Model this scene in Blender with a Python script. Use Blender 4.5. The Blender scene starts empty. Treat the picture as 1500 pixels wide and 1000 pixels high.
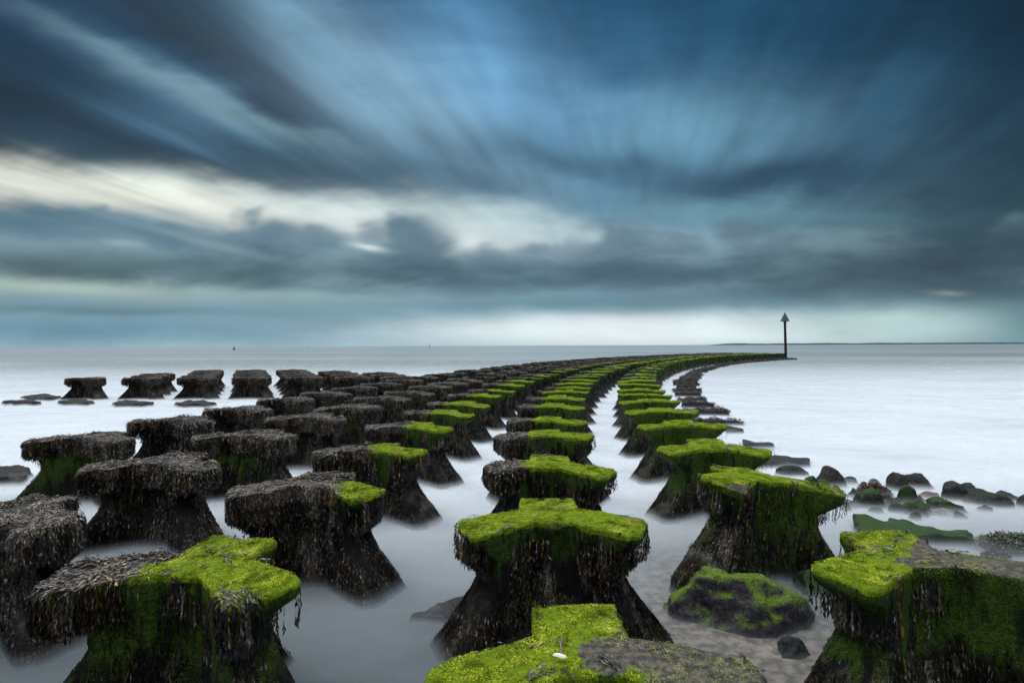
import bpy, math, random
import numpy as np
from mathutils import Vector, noise as mnoise

random.seed(7)
rng = np.random.default_rng(7)
S = bpy.context.scene
COL = S.collection

# ------------------------------------------------------------------ camera
CAM_H = 2.5
cd = bpy.data.cameras.new('camera')
cd.lens = 20.0; cd.sensor_width = 36.0; cd.clip_start = 0.05; cd.clip_end = 60000
cam = bpy.data.objects.new('camera', cd); COL.objects.link(cam)
cam.location = (0, 0, CAM_H)
cam.rotation_euler = (math.radians(90.42), math.radians(0.22), 0)
S.camera = cam
S.render.resolution_x = 1024; S.render.resolution_y = 682
S.view_settings.view_transform = 'Standard'
S.view_settings.look = 'None'
S.view_settings.exposure = 0.0
S.view_settings.gamma = 1.0
S.cycles.transparent_max_bounces = 24
S.cycles.max_bounces = 6
S.cycles.diffuse_bounces = 3

# ------------------------------------------------------------------ node helpers
class NT:
    def __init__(s, tree):
        s.t = tree; s.t.nodes.clear()
    def node(s, kind, **kw):
        n = s.t.nodes.new(kind)
        for k, v in kw.items(): setattr(n, k, v)
        return n
    def put(s, sock, v):
        if isinstance(v, bpy.types.NodeSocket): s.t.links.new(v, sock)
        elif v is not None: sock.default_value = v
    def m(s, op, a, b=None, c=None, clamp=False):
        n = s.node('ShaderNodeMath', operation=op, use_clamp=clamp)
        for i, v in enumerate((a, b, c)): s.put(n.inputs[i], v) if v is not None else None
        return n.outputs[0]
    def vm(s, op, a, b=None, out=0):
        n = s.node('ShaderNodeVectorMath', operation=op)
        s.put(n.inputs[0], a)
        if b is not None: s.put(n.inputs[1], b)
        return n.outputs['Value'] if op in ('DOT_PRODUCT', 'LENGTH') else n.outputs[0]
    def xyz(s, x, y, z=0.0):
        n = s.node('ShaderNodeCombineXYZ')
        for i, v in enumerate((x, y, z)): s.put(n.inputs[i], v)
        return n.outputs[0]
    def sep(s, v):
        n = s.node('ShaderNodeSeparateXYZ'); s.put(n.inputs[0], v); return n.outputs
    def smooth(s, v, a, b, lo=0.0, hi=1.0):
        n = s.node('ShaderNodeMapRange', interpolation_type='SMOOTHSTEP')
        s.put(n.inputs[0], v)
        for i, q in enumerate((a, b, lo, hi)): s.put(n.inputs[1 + i], q)
        return n.outputs[0]
    def mix(s, f, a, b, blend='MIX'):
        n = s.node('ShaderNodeMix', data_type='RGBA', blend_type=blend)
        s.put(n.inputs[0], f)
        for i, q in ((6, a), (7, b)):
            if isinstance(q, tuple) and len(q) == 3: q = q + (1,)
            s.put(n.inputs[i], q)
        return n.outputs[2]
    def noise(s, v, scale, detail=3, rough=0.5, dist=0.0, color=False):
        n = s.node('ShaderNodeTexNoise')
        if v is not None: s.put(n.inputs['Vector'], v)
        n.inputs['Scale'].default_value = scale; n.inputs['Detail'].default_value = detail
        n.inputs['Roughness'].default_value = rough; n.inputs['Distortion'].default_value = dist
        return n.outputs['Color' if color else 'Fac']
    def ramp(s, f, stops):
        n = s.node('ShaderNodeValToRGB'); s.put(n.inputs[0], f)
        e = n.color_ramp.elements
        while len(e) < len(stops): e.new(0.5)
        for el, (p, c) in zip(e, stops):
            el.position = p; el.color = tuple(c) + ((1,) if len(c) == 3 else ())
        return n.outputs[0]

def lin(r, g, b):
    f = lambda c: (c/255/12.92) if c/255 <= 0.04045 else ((c/255 + .055)/1.055)**2.4
    return (f(r), f(g), f(b))

# ------------------------------------------------------------------ world: long-exposure storm sky, by direction
W = bpy.data.worlds.new('World'); S.world = W; W.use_nodes = True
n = NT(W.node_tree)
SUN_EL, SUN_ROT = math.radians(58), math.radians(-60)
tc = n.node('ShaderNodeTexCoord')
D = n.vm('NORMALIZE', tc.outputs['Generated'])
dx, dy, dz = n.sep(D)[0:3]
yy = n.m('MAXIMUM', dy, 0.22)
gx0 = n.m('MULTIPLY', n.m('DIVIDE', dx, yy), 0.833)
gy0 = n.m('MULTIPLY', n.m('DIVIDE', dz, yy), -0.833)      # negative upward
# wind-streak coordinates: a cloud deck seen in perspective, stretched along the wind
a = math.radians(13.5)
zz = n.m('ADD', n.m('MAXIMUM', dz, 0.0), 0.045)
cr = n.m('DIVIDE', n.m('SUBTRACT', n.m('MULTIPLY', dx, math.cos(a)), n.m('MULTIPLY', dy, math.sin(a))), zz)
al = n.m('DIVIDE', n.m('ADD', n.m('MULTIPLY', dx, math.sin(a)), n.m('MULTIPLY', dy, math.cos(a))), zz)
SV = n.xyz(n.m('MULTIPLY', cr, 1.0), n.m('MULTIPLY', al, 0.16), 0.0)
st1 = n.noise(SV, 1.5, 2, 0.5, 0.3)
st2 = n.noise(n.vm('ADD', SV, (7.3, 2.1, 4.0)), 4.2, 2, 0.5, 0.2)
hn = n.noise(n.xyz(n.m('MULTIPLY', gx0, 1.6), n.m('MULTIPLY', gy0, 5.5), 0.0), 3.0, 4, 0.55, 0.2)
lump = n.noise(n.xyz(n.m('MULTIPLY', gx0, 5.5), n.m('MULTIPLY', gy0, 9.0), 3.0), 2.4, 2, 0.5, 0.3)
hi = n.smooth(gy0, -0.30, -0.12, 1.0, 0.0)                 # 1 = high sky
wy = n.m('MULTIPLY', n.m('ADD', n.m('MULTIPLY', n.m('SUBTRACT', st1, 0.5), n.m('ADD', n.m('MULTIPLY', hi, 0.10), 0.012)),
                        n.m('MULTIPLY', n.m('SUBTRACT', hn, 0.5), 0.05)), 1.0)
gx = n.m('ADD', gx0, n.m('MULTIPLY', n.m('SUBTRACT', st2, 0.5), 0.05))
gy = n.m('ADD', gy0, wy)
G = n.xyz(gx, gy, 0.0)
G0 = n.xyz(gx0, n.m('ADD', gy0, n.m('MULTIPLY', n.m('SUBTRACT', hn, 0.5), 0.022)), 0.0)

G1_ = n.xyz(n.m('ADD', gx0, n.m('MULTIPLY', n.m('SUBTRACT', lump, .5), .09)), n.m('ADD', gy0, n.m('ADD', n.m('MULTIPLY', n.m('SUBTRACT', lump, .5), .06), n.m('MULTIPLY', n.m('SUBTRACT', hn, .5), .02))), 0.0)
def gp(px, py): return ((px - 750)/1000.0, (py - 506)/1000.0)
col = n.ramp(n.m('MULTIPLY', gy, -1.9, clamp=True), [
    (0.0, lin(160, 190, 207)), (0.10, lin(128, 162, 180)), (0.24, lin(118, 150, 165)), (0.46, lin(112, 150, 178)),
    (0.66, lin(92, 138, 178)), (0.82, lin(56, 104, 148)), (1.0, lin(26, 74, 112))])
def blob(px, py, rx, ry, ang, rgb, amp, vec=None, p=1.0):
    global col
    cx, cy = gp(px, py)
    mp = n.node('ShaderNodeMapping', vector_type='TEXTURE')
    n.put(mp.inputs[0], vec if vec is not None else G)
    mp.inputs['Location'].default_value = (cx, cy, 0)
    mp.inputs['Rotation'].default_value = (0, 0, math.radians(ang))
    mp.inputs['Scale'].default_value = (rx/1000, ry/1000, 1)
    q = n.vm('DOT_PRODUCT', mp.outputs[0], mp.outputs[0])
    if p != 1.0: q = n.m('POWER', q, p)
    f = n.m('MULTIPLY', n.m('EXPONENT', n.m('MULTIPLY', q, -1.0)), amp)
    col = n.mix(f, col, lin(*rgb))
    return f
blob(760, 150, 230, 150, 25, (98, 148, 196), .7)
blob(1000, 165, 160, 120, -30, (88, 135, 178), .5)
blob(1540, 10, 470, 320, 0, (0, 26, 44), 1.0)
blob(1090, 40, 260, 90, 0, (28, 72, 104), .75)
blob(880, 60, 110, 70, 60, (38, 88, 128), .5)
blob(1560, 260, 330, 240, 0, (22, 48, 64), .85)
blob(1280, 170, 130, 60, -50, (48, 88, 118), .6)
blob(-30, 170, 330, 190, 8, (8, 28, 40), .97, p=1.3)
blob(0, 20, 150, 60, 20, (4, 40, 70), .6)
blob(330, 20, 270, 75, 20, (34, 60, 80), .8)
blob(330, 90, 300, 48, 30, (38, 52, 64), .95)
blob(420, 175, 130, 34, 24, (52, 66, 86), .8)
blob(600, 170, 230, 70, 36, (158, 184, 208), .92)
blob(450, 60, 210, 26, 42, (112, 146, 172), .7)
blob(960, 195, 180, 60, -5, (120, 154, 184), .75)
blob(500, 100, 190, 36, 40, (118, 152, 184), .65)
blob(740, 150, 190, 90, 15, (116, 162, 205), .75)
blob(1010, 190, 150, 60, -10, (98, 148, 178), .5)
blob(345, 178, 290, 19, 25, (128, 158, 178), .88)
blob(520, 232, 110, 12, 20, (150, 178, 196), .6)
blob(280, 232, 400, 34, 8, (36, 58, 76), .94, p=1.4)

blob(640, 262, 220, 30, 10, (72, 102, 126), .8)
blob(880, 245, 300, 28, 6, (66, 98, 122), .8)
blob(1150, 262, 190, 30, -6, (42, 72, 96), .92, p=1.2)
blob(1420, 300, 160, 40, 10, (40, 62, 76), .6)
blob(1050, 312, 230, 24, 2, (108, 150, 168), .75)
blob(1260, 330, 160, 16, 0, (84, 124, 136), .6)
# bright gap under the cloud shelf
blob(200, 285, 430, 34, 7, (244, 240, 232), .98, p=1.15)
blob(560, 322, 260, 26, 10, (226, 234, 234), .9)
blob(800, 342, 190, 30, 8, (205, 222, 228), .75)
# lumpy low cloud bank: top edge follows a noisy line
edge = n.ramp(n.m('ADD', n.m('MULTIPLY', gx, 0.667), 0.5, clamp=True), [(p_, (v_,)*3) for p_, v_ in (
    (0.0, .190), (.07, .196), (.15, .170), (.20, .150), (.255, .165), (.31, .150), (.42, .158), (.45, .125), (.50, .135), (.54, .130),
    (.60, .172), (.66, .150), (.715, .176), (.75, .160), (.83, .170), (.92, .160), (1.0, .190))])
lumpn = n.m('MULTIPLY', n.m('SUBTRACT', lump, 0.5), 0.08)
h = n.m('MULTIPLY', gy0, -1.0)
inside = n.m('SUBTRACT', n.m('ADD', edge, lumpn), h)
bank = n.m('MULTIPLY', n.smooth(inside, -0.014, 0.020), n.smooth(h, 0.055, 0.105))
bankc = n.mix(n.smooth(hn, 0.36, 0.66), lin(66, 94, 108), lin(122, 150, 162))
bankc = n.mix(n.m('MULTIPLY', n.smooth(inside, 0.0, 0.05, 0.45, 0.0), n.smooth(gx0, .12, .42, 1.0, 0.0)), bankc, lin(130, 156, 172))
col = n.mix(n.m('MULTIPLY', bank, 0.93), col, bankc)
for px_, py_, rx_, ry_, am_ in ((40, 318, 90, 26, .9), (150, 330, 60, 20, .7), (238, 338, 52, 22, .9), (330, 346, 46, 14, .7), (398, 336, 50, 24, .9), (470, 348, 40, 18, .8),
                                (545, 340, 30, 16, .7), (612, 345, 48, 30, .95), (700, 372, 50, 14, .7), (790, 368, 44, 14, .7), (850, 360, 40, 18, .7), (915, 350, 52, 22, .9),
                                (1000, 362, 40, 16, .7), (1090, 348, 34, 22, .8), (1160, 362, 46, 14, .6)):
    k_ = px_/1500
    blob(px_, py_, rx_, ry_, 6, (86+20*k_, 118+8*k_, 138+4*k_), am_, G1_, 1.6)
blob(540, 362, 24, 5, 8, (225, 235, 238), .8, G0)
blob(180, 358, 34, 5, 6, (150, 172, 178), .7, G0)
blob(30, 365, 40, 6, 6, (120, 140, 146), .5, G0)
blob(300, 352, 130, 7, 14, (142, 165, 178), .5, G0)
blob(690, 352, 16, 14, 10, (225, 236, 240), .8, G0)
blob(1040, 352, 30, 10, 60, (130, 165, 182), .6, G0)
blob(1180, 362, 60, 8, 0, (118, 148, 160), .5, G0)
blob(150, 390, 330, 22, 2, (72, 96, 104), .8, G0)
blob(880, 398, 380, 16, 1, (70, 98, 116), .75, G0)
blob(1500, 350, 260, 55, -4, (38, 62, 76), .8, G0)
blob(1380, 400, 210, 34, -3, (42, 62, 76), .88, G0, 1.3)
blob(1230, 430, 300, 20, -2, (66, 92, 108), .7, G0)
blob(90, 418, 230, 13, 3, (178, 198, 190), .85, G0)
blob(420, 432, 240, 9, 2, (150, 178, 182), .6, G0)
blob(900, 445, 330, 9, 0, (96, 134, 154), .75, G0)
blob(120, 452, 260, 8, 1, (86, 116, 128), .7, G0)
blob(1390, 430, 26, 5, 0, (150, 165, 160), .6, G0)
blob(100, 480, 420, 24, 0, (96, 140, 165), .85, G0)
blob(980, 486, 400, 26, 0, (232, 242, 246), 1.0, G0, 1.6)
blob(1340, 478, 230, 24, 0, (178, 206, 208), .9, G0)
blob(1540, 480, 110, 40, 0, (84, 128, 140), .85, G0)
st3 = n.noise(n.vm('ADD', SV, (1.3, 5.1, 2.0)), 10.0, 2, 0.5, 0.2)
# streak contrast
sc_ = n.m('ADD', n.m('MULTIPLY', n.m('ADD', n.m('SUBTRACT', st2, 0.5), n.m('MULTIPLY', n.m('SUBTRACT', st3, 0.5), .45)), hi), 1.0)
sc2 = n.m('ADD', n.m('MULTIPLY', n.m('SUBTRACT', hn, 0.5), 0.5), 1.0)
col = n.vm('MULTIPLY', col, n.xyz(n.m('MULTIPLY', sc_, sc2), n.m('MULTIPLY', sc_, sc2), n.m('MULTIPLY', sc_, sc2)))
tint = n.mix(hi, (.99, 1.01, .99), (.95, 1.04, .965))
col = n.vm('MULTIPLY', col, tint)
# a physical sky shows faintly between the clouds
sk = n.node('ShaderNodeTexSky', sky_type='NISHITA'); sk.sun_disc = False
sk.sun_elevation = SUN_EL; sk.sun_rotation = SUN_ROT
skc = n.vm('MULTIPLY', sk.outputs[0], (0.08, 0.08, 0.08))
col = n.mix(0.06, col, skc)
# unseen sky shaped for its light: bright overhead for the caps, dark behind viewer
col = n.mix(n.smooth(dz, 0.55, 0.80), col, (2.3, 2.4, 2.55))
back = n.m('MULTIPLY', n.smooth(dy, 0.12, -0.25), n.smooth(dz, 0.62, 0.45))
col = n.mix(back, col, (0.16, 0.20, 0.25))
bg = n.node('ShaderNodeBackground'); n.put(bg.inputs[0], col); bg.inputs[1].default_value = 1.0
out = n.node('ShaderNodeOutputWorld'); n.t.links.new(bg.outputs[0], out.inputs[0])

sl = bpy.data.lights.new('sun', 'SUN'); sl.energy = 0.9; sl.angle = math.radians(25); sl.color = (1, .96, .88)
sun = bpy.data.objects.new('sun', sl); COL.objects.link(sun)
sd = Vector((math.sin(SUN_ROT)*math.cos(SUN_EL), math.cos(SUN_ROT)*math.cos(SUN_EL), math.sin(SUN_EL)))
sun.rotation_euler = sd.to_track_quat('Z', 'Y').to_euler()

# ------------------------------------------------------------------ materials
def mat(name):
    m = bpy.data.materials.new(name); m.use_nodes = True
    return m, NT(m.node_tree)
def finish(n, colr, rough=0.8, bump=None, spec=0.3, alpha=None, sheen=None, bstr=0.5, bdist=0.02):
    b = n.node('ShaderNodeBsdfPrincipled'); o = n.node('ShaderNodeOutputMaterial')
    if isinstance(colr, tuple): colr = colr + (1,) if len(colr) == 3 else colr
    n.put(b.inputs['Base Color'], colr); n.put(b.inputs['Roughness'], rough)
    n.put(b.inputs['Specular IOR Level'], spec)
    if alpha is not None: n.put(b.inputs['Alpha'], alpha)
    if bump is not None:
        bp = n.node('ShaderNodeBump'); bp.inputs['Strength'].default_value = bstr; bp.inputs['Distance'].default_value = bdist
        n.put(bp.inputs['Height'], bump); n.t.links.new(bp.outputs[0], b.inputs['Normal'])
    n.t.links.new(b.outputs[0], o.inputs[0])
    return b

def body_material(name, bare=0.0):
    """weathered concrete: algae on top and in patches down the sides, dark wet weed stain elsewhere"""
    m, n = mat(name)
    tcn = n.node('ShaderNodeTexCoord'); P = tcn.outputs['Object']
    oi = n.node('ShaderNodeObjectInfo')
    P2 = n.vm('ADD', P, n.xyz(n.m('MULTIPLY', oi.outputs['Random'], 40.0), 0.0, 0.0))
    at = n.node('ShaderNodeAttribute'); at.attribute_name = 'mask'
    ms = n.sep(at.outputs['Color'])
    n1 = n.noise(P2, 5.0, 5, 0.6); n2 = n.noise(P2, 26.0, 5, 0.65); n3 = n.noise(P2, 90.0, 3, 0.6)
    sx, sy, sz = n.sep(P2)[0:3]
    drip = n.noise(n.xyz(n.m('MULTIPLY', sx, 9.0), n.m('MULTIPLY', sy, 9.0), n.m('MULTIPLY', sz, 1.6)), 1.0, 4, 0.6)
    conc = n.mix(n.smooth(n2, .35, .7), (.055, .047, .038), (.21, .185, .15))
    conc = n.mix(n.smooth(n3, .55, .72, 0, .5), conc, (.30, .28, .25))
    mossc = n.mix(n.smooth(n2, .3, .7), (.12, .19, .006), (.34, .44, .012))
    mossc = n.mix(n.smooth(n3, .42, .7, .55, 0), mossc, (.05, .11, .006))
    mf = n.m('ADD', n.m('MULTIPLY', ms[0], 1.35), n.m('MULTIPLY', n.m('SUBTRACT', n1, 0.5), 0.9))
    mf = n.m('ADD', mf, n.m('MULTIPLY', n.m('SUBTRACT', n2, 0.5), 0.5))
    topf = n.smooth(mf, .42, .62)
    # side algae, darker and streaky
    sidec = n.mix(n.smooth(n2, .35, .7), (.014, .036, .004), (.055, .115, .008))
    sf = n.m('ADD', n.m('ADD', ms[1], n.m('MULTIPLY', n.m('SUBTRACT', drip, .5), 1.3)), n.m('MULTIPLY', n.m('SUBTRACT', n1, .5), .8))
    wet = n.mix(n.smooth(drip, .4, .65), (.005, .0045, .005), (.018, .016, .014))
    sidec = n.mix(n.smooth(n3, .50, .68), sidec, (.10, .17, .010))
    sidec = n.mix(n.smooth(drip, .52, .66, 0, .85), sidec, (.008, .012, .004))
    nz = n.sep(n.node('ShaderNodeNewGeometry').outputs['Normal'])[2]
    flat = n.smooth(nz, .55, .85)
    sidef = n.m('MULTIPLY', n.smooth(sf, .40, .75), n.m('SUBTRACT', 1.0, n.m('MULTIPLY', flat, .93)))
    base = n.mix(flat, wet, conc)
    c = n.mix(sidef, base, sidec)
    c = n.mix(topf, c, mossc)
    hgt = n.m('ADD', n.m('MULTIPLY', n2, .6), n.m('MULTIPLY', n3, .5))
    finish(n, c, n.mix(topf, (.7,)*3, (.95,)*3), hgt, .15, bstr=1.0, bdist=.05)
    return m
M_BODY = body_material('algae_concrete')

def leaf_material(name, stops, rough=.42, spec=.5):
    m, n = mat(name)
    at = n.node('ShaderNodeAttribute'); at.attribute_name = 'tone'
    c = n.ramp(n.sep(at.outputs['Color'])[0], stops)
    finish(n, c, rough, None, spec)
    return m
M_WEED = leaf_material('bladder_wrack', [
    (0.0, (.004, .0035, .004)), (.34, (.006, .0045, .0035)), (.50, (.022, .015, .007)), (.66, (.050, .037, .024)),
    (.80, (.20, .17, .155)), (.90, (.070, .042, .012)), (.96, (.15, .085, .014)), (1.0, (.26, .17, .035))], .30, .55)  # pale grey stop paints sky highlights into the leaf tone
M_MOSS = leaf_material('green_weed_tufts', [
    (0.0, (.018, .034, .003)), (.2, (.075, .125, .005)), (.42, (.19, .26, .010)), (.7, (.38, .46, .022)), (.93, (.58, .64, .06)), (1.0, (.60, .60, .16))], .75, .2)

# ------------------------------------------------------------------ mesh helpers
def mesh(name, verts, faces, material, attr=None, attr_name='mask', smooth=True, uniform=None):
    me = bpy.data.meshes.new(name)
    verts = np.asarray(verts, dtype=np.float32)
    if uniform:                                  # numpy int array, same number of corners per face
        f = np.asarray(faces, dtype=np.int32); k = f.shape[1]
        me.vertices.add(len(verts)); me.vertices.foreach_set('co', verts.ravel())
        me.loops.add(f.size); me.loops.foreach_set('vertex_index', f.ravel())
        me.polygons.add(len(f)); me.polygons.foreach_set('loop_start', np.arange(0, f.size, k, dtype=np.int32))
        me.update(calc_edges=True)
    else:
        me.from_pydata([tuple(v) for v in verts.tolist()], [], faces); me.update()
    me.materials.append(material)
    if attr is not None:
        ca = me.color_attributes.new(attr_name, 'FLOAT_COLOR', 'POINT')
        a4 = np.ones((len(verts), 4), dtype=np.float32); a4[:, :attr.shape[1]] = attr
        ca.data.foreach_set('color', a4.ravel())
    me.polygons.foreach_set('use_smooth', np.full(len(me.polygons), smooth))
    return me
def link(name, me, parent=None):
    o = bpy.data.objects.new(name, me); COL.objects.link(o)
    if parent is not None: o.parent = parent
    return o
def tag(o, label, cat, group=None):
    o['label'] = label; o['category'] = cat
    if group: o['group'] = group
    return o
def structure(o): o['kind'] = 'structure'; return o
def at(px, py, z=0.0):
    """a pixel of the 1500 px wide frame to the point of height z it shows"""
    hor = 508.9 - 0.0038*px
    d = (CAM_H - z)*833.0/(py - hor)
    return (px - 750)*d/833.0, d

# ------------------------------------------------------------------ the star block
OUT = [(-.815, -.12), (-.66, -.455), (-.58, -.47), (-.15, -.10), (.15, -.10), (.56, -.475), (.66, -.44), (.815, -.12), (.80, -.04),
       (.27, .27), (.255, .62), (-.255, .62), (-.27, .27), (-.80, -.04)]
CY = 0.12
def radial_table(out, N=720):
    pts = np.array(out, float); pts[:, 1] -= CY
    th = np.linspace(-math.pi, math.pi, N, endpoint=False)
    r = np.zeros(N)
    for i, t in enumerate(th):
        d = np.array([math.cos(t), math.sin(t)]); best = 0
        for k in range(len(pts)):
            p, q = pts[k], pts[(k+1) % len(pts)]; e = q-p
            den = d[0]*e[1]-d[1]*e[0]
            if abs(den) < 1e-9: continue
            s = (p[0]*e[1]-p[1]*e[0])/den; u = (p[0]*d[1]-p[1]*d[0])/den
            if s > 0 and -1e-6 <= u <= 1+1e-6: best = max(best, s)
        r[i] = best
    k = np.array([1, 2, 3, 2, 1.]); k /= k.sum()       # slight rounding of the corners
    for _ in range(1):
        r = np.convolve(np.r_[r[-2:], r, r[:2]], k, 'valid')
    return th, r
TH, RR = radial_table(OUT)
PZ = np.array([-.5, 0.0, .14, .32, .48, .58, .70, .74, .905, .925, .980, .994, 1.0])
PS = np.array([1.48, 1.25, 1.12, .95, .81, .75, .735, .75, .985, 1.0, 1.0, .992, .975])
def rad(theta, z): return np.interp(theta, TH, RR, period=2*math.pi)*np.interp(z, PZ, PS)

def fbm3(p, seed, scale, octv=3):
    o = Vector((seed*13.7, seed*7.1, seed*3.3)); return np.array([mnoise.fractal(Vector(q)*scale + o, 1.0, 2.0, octv) for q in p])

def corners_theta(NT_):
    """ring of angles, denser along the arms so that corners stay crisp (by perimeter)"""
    x = RR*np.cos(TH); y = RR*np.sin(TH)
    s = np.r_[0, np.cumsum(np.hypot(np.diff(np.r_[x, x[0]]), np.diff(np.r_[y, y[0]])))]
    t = np.linspace(0, s[-1], NT_, endpoint=False)
    return np.interp(t, s, np.r_[TH, TH[0]+2*math.pi])

def build_body(name, seed, nth, rough, maskfn, chips=None):
    th = corners_theta(nth)
    base = nth >= 200
    zz = np.concatenate([np.linspace(-.45, .56, 26 if base else 9), np.linspace(.60, .90, 12 if base else 5), [.91, .925, .95, .978, .990, 1.0]])
    rings = []
    for z in zz:
        r = rad(th, np.full_like(th, z)); rings.append(np.c_[r*np.cos(th), r*np.sin(th)+CY, np.full_like(th, z)])
    for f in (.93, .86, .76, .66, .55, .44, .33, .22, .12, .05) if base else (.8, .5, .2):
        r = rad(th, np.ones_like(th))*f; rings.append(np.c_[r*np.cos(th), r*np.sin(th)+CY, np.full_like(th, 1.0)+.018*(1-f)])
    R = len(rings); V = np.concatenate(rings+[np.array([[0, CY, 1.02]])])
    faces = []
    for i in range(R-1):
        for j in range(nth):
            k = (j+1) % nth; faces.append((i*nth+j, i*nth+k, (i+1)*nth+k, (i+1)*nth+j))
    for j in range(nth): faces.append(((R-1)*nth+j, (R-1)*nth+(j+1) % nth, R*nth))
    # roughness: outward and vertical lumps
    big = fbm3(V, seed, 2.2, 2); sm = fbm3(V, seed+50, 9.0, 3)
    d = np.c_[V[:, 0], V[:, 1]-CY]; L = np.maximum(np.hypot(d[:, 0], d[:, 1]), 1e-3); d /= L[:, None]
    side = (V[:, 2] < .995).astype(float)
    amt = rough*(big*.030 + sm*.013)
    V[:, :2] += d*(amt*side)[:, None]
    V[:, 2] += rough*(1-side)*(big*.028 + sm*.011) + side*rough*sm*.006
    if chips is not None:
        for (cx, cy_, rr_, dep) in chips:
            dd = np.hypot(V[:, 0]-cx, V[:, 1]-cy_); w = np.clip(1-dd/rr_, 0, 1)
            V[:, 2] -= np.where(V[:, 2] > .7, w*dep, 0)
            V[:, :2] -= d*(w*dep*.6)[:, None]
    mk = maskfn(V, side)
    return mesh(name, V, faces, M_BODY, mk)

def leaves(P, T, Sd, Ln, Wd, lift):
    """lozenge leaves: P base, T direction, Sd side"""
    n_ = len(P); v = np.empty((n_, 4, 3)); N = np.cross(T, Sd)
    v[:, 0] = P; tipc = P+T*Ln[:, None]
    mid = P+T*(Ln*.55)[:, None]+N*(lift*Ln)[:, None]
    v[:, 1] = mid+Sd*(Wd*.5)[:, None]; v[:, 2] = tipc; v[:, 3] = mid-Sd*(Wd*.5)[:, None]
    return v.reshape(-1, 3), np.arange(n_*4).reshape(-1, 4)

def norm(v): return v/np.maximum(np.linalg.norm(v, axis=1, keepdims=True), 1e-9)

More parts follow.
